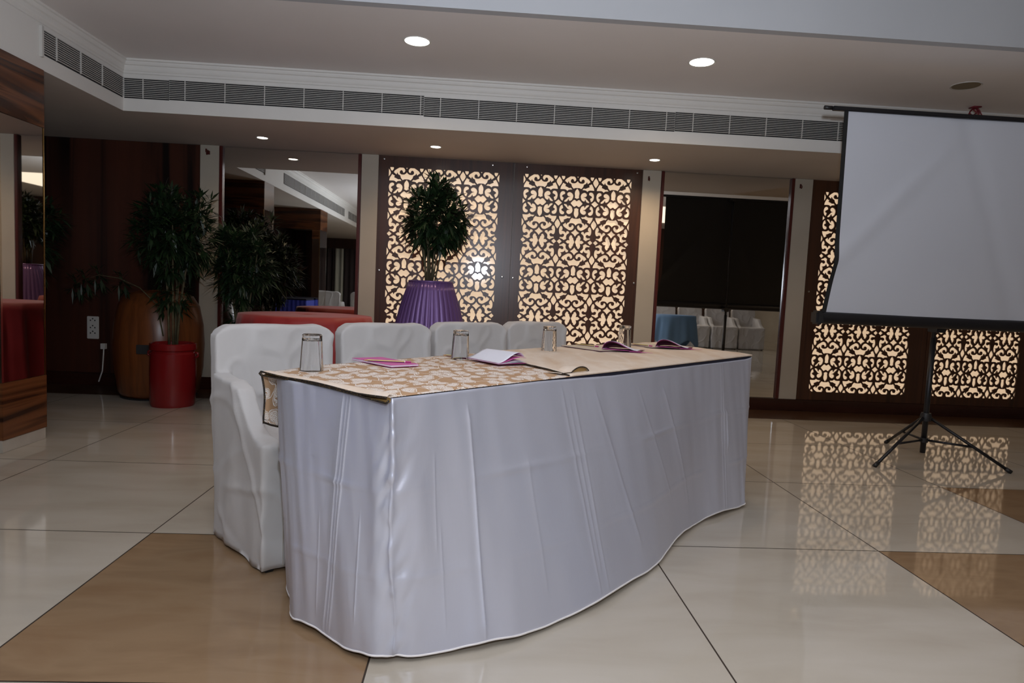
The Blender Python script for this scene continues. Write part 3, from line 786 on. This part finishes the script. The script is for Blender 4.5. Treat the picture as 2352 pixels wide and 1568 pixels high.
# flap hanging behind the left corner
fp = []
for j in range(13):
    v = j / 12; row = []
    for k in range(15):
        u = k / 14
        x = -.683 + .018 * v + u * .22 * (1 - .15 * v); y = 2.165 + .07 * v * 0 + u * .33
        z = TZ + .004 - .20 * v * (1 - .18 * (1 - u) ** 4 * (v > .9)) - .006 * math.sin(u * 7) * v
        row.append((x + .006 * math.sin(v * 5 + u * 4), y, z))
    fp.append(row)
o = MB().grid(fp).build('hanging_flap', 'paisley_flap', nr, smooth=True); solidify(o, .0015)
edge = [Vector(r[0]) for r in fp] + [Vector(p) for p in fp[-1][1:]]
MB().tube(edge, .0034, n=6).build('stitched_edge', 'stitch', nr, smooth=True)
# far runner, plain cream side up, with a curled stitched end
fr = empty('table_runner', (0, 0, 0), 0, 'plain cream runner on the far half of the table', 'table runner')
P = runner('far', 1.36, 1.72, 4.0, 4.0, TZ + .008, 0, 'cream', .007, 11)
o = MB().grid(P).build('plain_cloth', 'cream_cloth', fr, smooth=True); solidify(o, .0015, 1)
lead = [Vector(P[j][0]) for j in range(len(P))]
MB().tube([Vector(p) + Vector((0, 0, -.002)) for p in P[0]], .0042, n=8).build('front_rolled_edge', 'cream_cloth', fr, smooth=True)
# curl: teardrop loop of cloth at the front end of the joint
MB().tube([p + Vector((-.004, 0, 0)) for p in lead], .0026, n=6).build('stitched_edge', 'stitch', fr, smooth=True)
eL = Vector((.70, .714, 0)); inn = Vector((-.714, .70, 0))
c0 = Vector((.322, 2.372, TZ + .0105)) + inn * .002
lp = []
for k in range(41):
    u = k / 40
    if u <= .5: q_ = u * 2; x_ = .160 * q_; z_ = .0185 * (math.sin(PI * min(1, max(0, (q_ - .35) / .75)))) ** .8 + .001
    else: q_ = (1 - u) * 2; x_ = .160 * q_ + .004 * math.sin(PI * q_); z_ = -.0050 * math.sin(PI * q_ ** 2) + .0005
    if k == 20: x_ += .008; z_ = .003
    lp.append(c0 + eL * x_ + Vector((0, 0, z_)))
MB().grid([lp, [p + inn * .03 - Vector((0, 0, .001)) for p in lp], [p + inn * .07 - Vector((0, 0, .004)) for p in lp]]).build('curled_end', 'cream_cloth', fr, smooth=True)
mbx = MB(); q = [p + inn * .006 for p in lp]
mbx.grid([[q[k] for k in range(0, 21)], [q[40 - k] for k in range(0, 21)]])
mbx.build('curl_lining', 'lining', fr, smooth=True)
MB().tube(lp, .0024, n=6).build('stitched_edge', 'stitch', fr, smooth=True)

# ------------------------------------------------------------------ glasses
def tumbler(x, y, zb, label):
    t = empty('drinking_glass', (x, y, zb), 0, label, 'glass', 'upside-down drinking glasses on the head table')
    R0, R1, Hh = .0385, .0315, .122     # rim (on the table) and base (on top)
    prof = [(.004, Hh - .001), (.020, Hh), (R1 - .002, Hh), (R1 + .0012, Hh - .004), (R1 + .0012, Hh - .012), (R0 - .0004, .003), (R0 - .0008, .0006),
            (R0 - .0024, .0006), (R0 - .0028, .003), (R1 - .0018, Hh - .022), (R1 - .007, Hh - .015), (.004, Hh - .014)]
    MB().lathe(prof, n=56).build('glass_body', 'glass', t, auto=14)
    return t
for (x, y, l) in ((-.54, 2.235, 'upside-down clear tumbler nearest the camera, at the left table end'), (-.058, 2.76, 'upside-down clear tumbler just behind the curled white notebook'), (.365, 3.235, 'upside-down clear tumbler in the middle of the table, on cream cloth'), (.84, 3.68, 'upside-down clear tumbler farthest away, before the lattice')):
    tumbler(x, y, TZ + (.0065 if x < 0 else .0135), l)

# ------------------------------------------------------------------ pencils and notebooks
def pencil(a, b, z, label, striped=True):
    a = Vector((*a, z)); b = Vector((*b, z)); d = (b - a); L = d.length
    t = empty('pencil', a, math.atan2(d.y, d.x), label, 'pencil', 'pencils on the notebooks')
    r = .0037
    def hexp(x0, x1, r0, r1, name, m, mm=None):
        mb_ = MB(); v0 = [mb_.bm.verts.new((x0, r0 * math.cos(PI / 3 * k), r0 * math.sin(PI / 3 * k))) for k in range(6)]
        v1 = [mb_.bm.verts.new((x1, r1 * math.cos(PI / 3 * k), r1 * math.sin(PI / 3 * k))) for k in range(6)]
        for k in range(6):
            f_ = mb_.bm.faces.new((v0[k], v0[(k + 1) % 6], v1[(k + 1) % 6], v1[k])); f_.material_index = k % 2 if mm else 0
        mb_.bm.faces.new(v0[::-1]); mb_.bm.faces.new(v1)
        return mb_.build(name, [m, mm] if mm else m, t)
    hexp(.018, L - .024, r, r, 'barrel', 'pencil_y', 'pencil_p')
    hexp(.004, .018, .0012, r * .97, 'sharpened_wood', 'wood_tip'); hexp(0, .004, .0002, .0012, 'lead_tip', 'black')
    hexp(L - .024, L - .021, r * 1.06, r * 1.06, 'white_band', 'pencil_w'); hexp(L - .021, L, r * 1.03, r * .95, 'magenta_cap', 'pencil_m')
    return t
def slab(mb_, quad, z0, z1):
    mb_.prism(quad, z0, z1, lambda u, v, w_: (u, v, w_))
def pad(name, quad, z, m, th, parent): 
    c_ = Vector(parent.location)
    mb_ = MB(); mb_.prism([(x - c_.x, y - c_.y) for x, y in quad], z - c_.z, z + th - c_.z, lambda u, v, w_: (u, v, w_)); return mb_.build(name, m, parent)
zc = TZ + .0095
# 1: closed pink notebook
q1 = [(-.468, 2.564), (-.294, 2.380), (-.202, 2.452), (-.365, 2.640)]
t = empty('notebook', (-.33, 2.5, zc), 0, 'closed pink notebook lying flat under a striped pencil', 'notebook', 'pink notebooks on the head table')
pad('back_cover', q1, zc, 'pink', .0012, t); pad('pages', [(x * .985 - .33 * .015, y * .985 + 2.5 * .015) for x, y in q1], zc + .0012, 'paper', .005, t); pad('front_cover', q1, zc + .0064, 'pink', .0012, t)
pencil((-.410, 2.470), (-.232, 2.462), zc + .0122, 'yellow and purple pencil on the closed pink notebook')
# 2: notebook with a big curled page
zc = TZ + .0145
t = empty('notebook', (.1, 2.75, zc), 0, 'pink notebook with a large curled white page beside the second tumbler', 'notebook', 'pink notebooks on the head table')
P0 = Vector((-.030, 2.735)); ev = Vector((.126, -.178)); eu = Vector((.116, .082))
def sheet_mesh(H, zo, m, name, over=.35, skew=.0):
    rows_ = []
    for j in range(15):
        v = j / 14; row = []
        for i in range(25):
            u = i / 24; q = min(1, u / .80); hh = H * (q * q * (3 - 2 * q)) * (.85 + .15 * (1 - v))
            if u > .8: hh -= H * over * ((u - .8) / .2) ** 2
            p = P0 + ev * (1 - v) + eu * (u * (1 - .12 * H / .038)) + eu * skew * q
            row.append((p.x - .1, p.y - 2.75, zo + hh))
        rows_.append(row)
    o = MB().grid(rows_).build(name, m, t, smooth=True); solidify(o, .0006)
sheet_mesh(.0, .0006, 'pink', 'back_cover')
sheet_mesh(.004, .0018, 'paper', 'page'); sheet_mesh(.008, .0030, 'paper', 'page')
sheet_mesh(.021, .0042, 'pink', 'lifted_cover', .2, .04); sheet_mesh(.039, .0056, 'paper', 'curled_page', .45, .02)
# 3 and 4: open notebooks with a rolled page
def rolled(ox, oy, label, plabel, q, apex, mouth, pa, pb):
    z_ = TZ + .0165
    t_ = empty('notebook', (ox, oy, z_), 0, label, 'notebook', 'pink notebooks on the head table')
    pad('back_cover', q, z_, 'maroon', .0015, t_); pad('pages', [(x * .98 + ox * .02, y * .98 + oy * .02) for x, y in q], z_ + .0016, 'cream_card', .004, t_)
    # a page bent back on itself: a teardrop loop lying on the table, open towards the viewer
    O_ = Vector((ox, oy, z_)); A_ = Vector((*apex, z_ + .003)) - O_; B_ = Vector((*mouth, z_ + .004)) - O_
    d = B_ - A_; dep = Vector((.055, .135, 0))
    for (nm, m, hh, i0, i1, sh) in (('rolled_page', 'paper', .046, 19, 38, .010), ('rolled_cover', 'pink', .043, 0, 34, .0), ('inner_cover', 'maroon', .040, 0, 40, .003)):
        lp_ = []
        for k in range(i0, i1 + 1):
            u = k / 20
            if u <= 1: q_ = u; x_ = q_; zz = .002 + .10 * hh * q_ ** 2
            else: q_ = 2 - u; x_ = q_; zz = .002 + hh * math.sin(PI * .5 * min(1, (q_ / .78))) ** 2.4 if q_ < .78 else .002 + hh * (.10 + .90 * math.sqrt(max(0, 1 - ((q_ - .78) / .22) ** 2)))
            lp_.append(A_ + d * x_ + Vector((0, 0, zz)) + dep.normalized() * sh)
        o_ = MB().grid([[Vector((p.x + dep.x * f_, p.y + dep.y * f_, .003 + (p.z - .003) * (1 - .85 * f_ ** 2))) for p in lp_] for f_ in (0, .25, .5, .75, 1)]).build(nm, m, t_, smooth=True); solidify(o_, .0006)
    n_ = Vector((-d.y, d.x, 0)).normalized()
    MB().prism([(A_.x - .012, A_.y - .004), (A_.x - d.x * .30, A_.y - d.y * .30), (A_.x + d.x * .30 + .02, A_.y + .045), (A_.x + d.x * .3, A_.y + .004)], .0015, .0025, lambda u, v, w_: (u, v, w_)).build('cover_tail', 'pink', t_)
    pencil(pa, pb, z_ + .0098, plabel)
rolled(.65, 3.5, 'open notebook with a rolled pink page, third along the table', 'pencil on the open notebook third along the table', [(.462, 3.530), (.628, 3.300), (.790, 3.400), (.640, 3.640)], (.845, 3.318), (.648, 3.345), (.545, 3.585), (.655, 3.475))
rolled(1.08, 3.78, 'open notebook with a rolled pink page, at the far table end', 'pencil on the open notebook at the far table end', [(.870, 3.860), (.985, 3.645), (1.16, 3.740), (1.05, 3.940)], (1.215, 3.655), (1.005, 3.640), (.905, 3.775), (.995, 3.665))
pencil((-.135, 2.84), (-.03, 2.80), TZ + .014, 'pencil lying between the second tumbler and the curled notebook')

# ------------------------------------------------------------------ purple-skirted planter with its shrub
def foliage(mb_, centre, rad, n, seed, L=(.07, .12), wdt=.011, zs=1.0, tilt=.5, shell=.45):
    rnd = random.Random(seed)
    for _ in range(n):
        while True:
            p = Vector((rnd.uniform(-1, 1), rnd.uniform(-1, 1), rnd.uniform(-1, 1)))
            if shell < p.length < 1: break
        out = p.normalized()
        base_ = Vector(centre) + Vector((p.x * rad, p.y * rad, p.z * rad * zs))
        for q in range(rnd.choice((4, 5, 6))):
            d = (out * .8 + Vector((rnd.uniform(-1, 1), rnd.uniform(-1, 1), rnd.uniform(-.7, 1))) * .9).normalized()
            ln = rnd.uniform(*L); sd = d.cross(Vector((rnd.uniform(-.3, .3), rnd.uniform(-.3, .3), 1))).normalized() * wdt * rnd.uniform(.7, 1.2)
            dn = Vector((0, 0, -1)) * ln * tilt
            a = base_; b_ = base_ + d * ln * .45 + dn * .12; c_ = base_ + d * ln + dn * .5
            v = [mb_.bm.verts.new(x) for x in (a, b_ + sd, c_, b_ - sd, b_ + Vector((0, 0, -.002)))]
            mb_.bm.faces.new((v[0], v[1], v[4])); mb_.bm.faces.new((v[1], v[2], v[4])); mb_.bm.faces.new((v[2], v[3], v[4])); mb_.bm.faces.new((v[3], v[0], v[4]))
PX, PY = -.345, 5.0
t = empty('skirted_planter', (PX, PY, 0), 0, 'tall planter under a pleated purple satin skirt before the lattice', 'planter')
def pleat(r, z, a):
    k = abs(math.sin(a * 19 + .5 * math.sin(a * 3))) ** .8
    dp = .018 * (1.1 - z / 1.2)
    return r - dp * (1 - k) + .012 * math.sin(a * 5 + 1) * (1 - z), z
MB().lathe([(.44, .01), (.41, .15), (.37, .3), (.325, .5), (.275, .7), (.225, .9), (.185, 1.02), (.166, 1.082)], n=380, f=pleat).build('satin_skirt', 'purple', t, smooth=True)
MB().lathe([(.163, 1.078), (.168, 1.088), (.160, 1.094), (.0001, 1.096)], n=60).build('top_cloth', 'purple', t, smooth=True)
sh = empty('potted_shrub', (PX, PY, 1.096), 0, 'bushy long-leaved shrub rising from the purple-skirted planter', 'plant')
mb = MB(); rnd = random.Random(3)
for k in range(15):
    a = rnd.uniform(0, 6.28); r0 = rnd.uniform(.01, .05); r1 = rnd.uniform(.03, .17)
    pts = [(math.cos(a) * (r0 + (r1 - r0) * u ** 1.3), math.sin(a) * (r0 + (r1 - r0) * u ** 1.3), u * rnd.uniform(.50, .60)) for u in (0, .2, .4, .6, .8, 1)]
    mb.tube(pts, [.007, .006, .0055, .005, .004, .003], n=6)
mb.build('stems', 'stem', sh, smooth=True)
mb = MB()
foliage(mb, (.02, 0, .46), .215, 300, 5, zs=1.08, L=(.075, .135), wdt=.0135)
foliage(mb, (.02, 0, .50), .12, 60, 8, shell=.0)
foliage(mb, (.03, 0, .68), .07, 26, 6, L=(.08, .13))
mb.build('foliage', 'leaf', sh)

# ------------------------------------------------------------------ potted plants at the left
def bucket(x, y, r, h_, label, name='plant_pot'):
    t = empty(name, (x, y, 0), 0, label, 'plant pot', 'glossy red plant pots')
    MB().lathe([(.0001, .0), (r * .93, .0), (r * .97, .02), (r, h_ * .5), (r * .98, h_ * .84), (r * .93, h_ * .86), (r * .93, h_ * .88), (r * 1.0, h_ * .9), (r * 1.0, h_ * .99), (r * .96, h_), (r * .90, h_ * .99), (r * .88, h_ * .90), (.0001, h_ * .90)], n=56).build('pot_body', 'pot', t, auto=35)
    MB().lathe([(.0001, h_ * .905), (r * .87, h_ * .905), (r * .87, h_ * .92), (.0001, h_ * .93)], n=40).build('soil', 'soil', t)
    for s_ in (-1, 1):
        MB().tube([(s_ * r * 1.0, 0, h_ * .86), (s_ * r * 1.13, 0, h_ * .85), (s_ * r * 1.15, 0, h_ * .80), (s_ * r * 1.0, 0, h_ * .77)], .008).build('handle', 'pot', t, smooth=True)
    return t
def cane_plant(x, y, z0, hgt, rad, label, seed, nst=9, nl=300, low=.35, zs=1.25):
    t = empty('cane_plant', (x, y, z0), 0, label, 'plant')
    rnd = random.Random(seed); mb_ = MB(); tips = []
    for k in range(nst):
        a = rnd.uniform(0, 6.28); rr = rnd.uniform(.2, 1) * rad * .8; top = hgt * rnd.uniform(.6, .95)
        pts = [(math.cos(a) * (.03 + rr * u ** 1.6), math.sin(a) * (.03 + rr * u ** 1.6), top * u) for u in (0, .25, .5, .75, 1)]
        mb_.tube(pts, [.009, .008, .007, .006, .004], n=6); tips.append(pts[-1])
    mb_.build('canes', 'stem', t, smooth=True)
    mb_ = MB()
    foliage(mb_, (0, 0, hgt - rad * zs), rad, nl, seed, L=(.09, .15), wdt=.012, zs=zs, shell=.2)
    for tp in tips: foliage(mb_, tp, rad * .35, 14, seed + 1, L=(.1, .16), wdt=.012, shell=0)
    foliage(mb_, (0, 0, hgt * low), rad * .45, int(nl * .12), seed + 2, L=(.08, .13), zs=1.6, shell=0)
    mb_.build('foliage', 'leaf', t)
    return t
bucket(-2.42, 5.46, .172, .505, 'glossy red plant pot standing in front of the wooden drum')
cane_plant(-2.42, 5.46, .468, 1.25, .275, 'tall dark cane plant in the red pot near the wood wall', 21, nl=330)
bucket(-2.02, 5.88, .150, .36, 'red plant pot hidden behind the nearest white chair')
cane_plant(-2.02, 5.88, .33, 1.10, .24, 'dark cane plant standing before the left mirror and pilaster', 33, nl=300, nst=10)
bucket(-3.36, 5.05, .165, .50, 'glossy red plant pot mostly hidden behind the mirrored column')
cane_plant(-3.36, 5.05, .465, 1.15, .26, 'dark cane plant partly hidden behind the mirrored column', 45, nl=230)
# slender branch between the column and the drum
br = empty('leafy_branch_plant', (-2.95, 5.55, 0), 0, 'slender drooping leafy branch in front of the socket plate', 'plant')
MB().tube([(.42, -.02, .55), (.36, 0, .8), (.2, .05, .93), (.02, .08, 1.0), (-.15, .1, 1.02), (-.25, .1, .98)], [.006, .005, .005, .004, .003, .002], n=6).build('stem', 'stem', br, smooth=True)
mb = MB()
for c_ in ((-.26, .1, .96), (-.15, .1, 1.0), (-.33, .1, .92), (.05, .08, .96)): foliage(mb, c_, .07, 8, 3, L=(.07, .12), shell=0, tilt=.5)
mb.build('foliage', 'leaf', br)

# wooden drum podium
t = empty('wooden_drum', (-2.72, 5.88, 0), 0, 'bulging wooden drum stand with a small square opening', 'podium')
MB().lathe([(.0001, .012), (.29, .012), (.315, .05), (.345, .25), (.355, .45), (.345, .62), (.315, .78), (.26, .87), (.16, .905), (.0001, .915)], n=64).build('drum_body', 'wood_barrel', t, smooth=True)
MB().box((-.02, -.362, .395), (.075, -.30, .47), bev=.003).build('square_opening', 'hole', t)
MB().lathe([(.0001, 0), (.30, 0), (.30, .012), (.0001, .012)], n=48).build('base_ring', 'black', t)

# ------------------------------------------------------------------ projection screen on its tripod
SX, SY = 3.14, 4.385
t = empty('projection_screen', (SX, SY, 0), 0, 'white projection screen on a black tripod at the right', 'projector screen')
ys = -.105
# fabric: stops narrower above, flaring to the case near the bottom, with soft diagonal ripples
def fx(z):
    w_ = .795
    if z < 1.34: w_ += .052 * ((1.34 - z) / .33) ** .9
    else: w_ += .012 * (z - 1.34)
    return w_
P = []; Pb = []
for j in range(61):
    z = 1.003 + (2.306 - 1.003) * j / 60; row = []
    for i in range(61):
        u = i / 60 * 2 - 1; x = u * fx(z) - .015
        d1 = (x + .80) * .52 - (z - 1.25) * .56 + .05
        bend = .022 * math.exp(-((x * .62 - (z - 2.1) * .62 + .11) / .05) ** 2) * max(0, min(1, (2.28 - z) * 3))
        r1 = .020 * math.exp(-((.74 * (x + .25) - .67 * (z - 1.95)) / .055) ** 2)
        r2 = .012 * math.exp(-((.88 * (x - .15) + .30 * (z - 1.9)) / .06) ** 2)
        row.append((x, ys - .01 - .6 * r1 * max(0, min(1, (2.32 - z) * 2)) + .6 * r2 - .012 * (1 - abs(u)) * math.sin(z * 2), z))
    P.append(row)
def band(a, b, dy, m, name):
    """a vertical strip of the fabric grid between column fractions"""
    MB().grid([[Vector(p) + Vector((0, dy, 0)) for p in r[a:b + 1]] for r in P]).build(name, m, t, smooth=True, normals=False)
band(1, 59, 0, 'screen', 'fabric'); band(0, 60, .003, 'screen_back', 'black_backing')
band(0, 1, -.001, 'screen_back', 'black_border'); band(59, 60, -.001, 'screen_back', 'black_border')
MB().box((-.90, ys - .022, 2.302), (.86, ys + .006, 2.330), bev=.004).build('top_bar', 'blackmetal', t)
MB().tube([(-.905, ys - .008, 2.318), (-.955, ys - .008, 2.318)], .013, n=12).build('top_bar_knob', 'black', t, smooth=True)
rc = MB().lathe([(.0001, -.86), (.040, -.86), (.040, .82), (.0001, .82)], n=20).build('roller_case', 'blackmetal', t, auto=40)
rc.rotation_euler = (0, PI / 2, 0); rc.location = (-.0, ys + .0, .968)
for s_ in (-.885, .845):
    MB().box((s_ - .025, ys - .045, .922), (s_ + .025, ys + .045, 1.012), bev=.012).build('case_end_cap', 'black', t)
MB().tube([(0, 0, .10), (0, 0, 2.27)], .014, n=16).build('pole', 'blackmetal', t, smooth=True)
MB().tube([(0, 0, .06), (0, 0, .86)], .018, n=16).build('pole_sleeve', 'blackmetal', t, smooth=True)
MB().box((-.03, -.09, 2.27), (.03, .02, 2.31), bev=.005).build('top_hook', 'black', t)
MB().box((-.03, -.075, .90), (.03, .03, .95), bev=.005).build('case_bracket', 'black', t)
MB().lathe([(.0001, .0), (.034, .0), (.036, .03), (.03, .055), (.0001, .058)], n=20).build('leg_hub', 'black', t, loc=(0, 0, .285), auto=40)
MB().lathe([(.0001, .0), (.027, .0), (.027, .03), (.0001, .03)], n=20).build('brace_collar', 'black', t, loc=(0, 0, .135), auto=40)
for (fx_, fy_) in ((2.67, 4.17), (3.565, 4.12), (3.222, 4.92)):
    e = Vector((fx_ - SX, fy_ - SY, .01)); s_ = Vector((e.x * .06, e.y * .06, .305)); mid = s_.lerp(e, .55)
    lg = MB().tube([s_, e], .0105, n=8).build('leg', 'blackmetal', t, smooth=True)
    MB().tube([e + (s_ - e) * .06, e - (s_ - e).normalized() * .006], .014, n=10).build('foot_cap', 'black', lg, smooth=True)
    MB().tube([(e.x * .05, e.y * .05, .15), mid], .008, n=8).build('brace', 'blackmetal', t, smooth=True)

# loose red wire ends at the ceiling above the screen
mb = MB(); rnd = random.Random(2)
for k in range(7):
    a = rnd.uniform(0, 6.28)
    mb.tube([(0, 0, 0), (.03 * math.cos(a), .03 * math.sin(a), -.03), (.055 * math.cos(a + .8), .05 * math.sin(a + .8), -.045 - .03 * rnd.random()), (.03 * math.cos(a + 1.8), .04 * math.sin(a + 1.8), -.11 * rnd.uniform(.6, 1)), (.05 * math.cos(a + 2.4), .03, -.125 * rnd.uniform(.7, 1))], .005, n=6)
mb.box((-.03, -.03, -.008), (.03, .03, 0))
tag(mb.build('wire_bundle', 'redwire', None, smooth=True, loc=(3.72, 4.98, ZU)), 'tangle of red wires hanging from the ceiling above the screen', 'wires')

# ------------------------------------------------------------------ things only the mirrors show: curtains at the far side of the hall
def curtain(x0, x1, m, label, ztop=1.95):
    mb_ = MB(); n = 120
    mb_.grid([[(x0 + (x1 - x0) * i / n, -6.03 + .03 * math.sin(i / n * (x1 - x0) * 42), z) for i in range(n + 1)] for z in (.02, .7, 1.3, ztop)])
    o = mb_.build('curtain', m, None, smooth=True); solidify(o, .003); tag(o, label, 'curtain')
curtain(-4.3, -3.95, 'curtain', 'dark curtain at the far left of the hall, seen in the mirror')
curtain(-3.93, -3.70, 'curtain_w', 'narrow pale curtain between dark ones in the mirror')
curtain(-3.68, 1.0, 'curtain', 'wide dark curtain across the far wall in the mirror')

# flakes of dirt on the tiles
for (x, y, s_, l) in ((-.98, 1.62, .010, 'dark dry flake on the brown tile at lower left'), (-.93, 2.99, .006, 'small dark crumb on the tile joint left of the chair')):
    tag(MB().prism([(-s_, -s_ * .3), (s_ * .6, -s_ * .5), (s_ * 1.2, s_ * .2), (0, s_ * .5), (-s_ * .8, s_ * .3)], .0, .002, lambda u, v, w_: (u, v, w_)).build('dirt_flake', 'litter', None, loc=(x, y, .0002)), l, 'dirt')
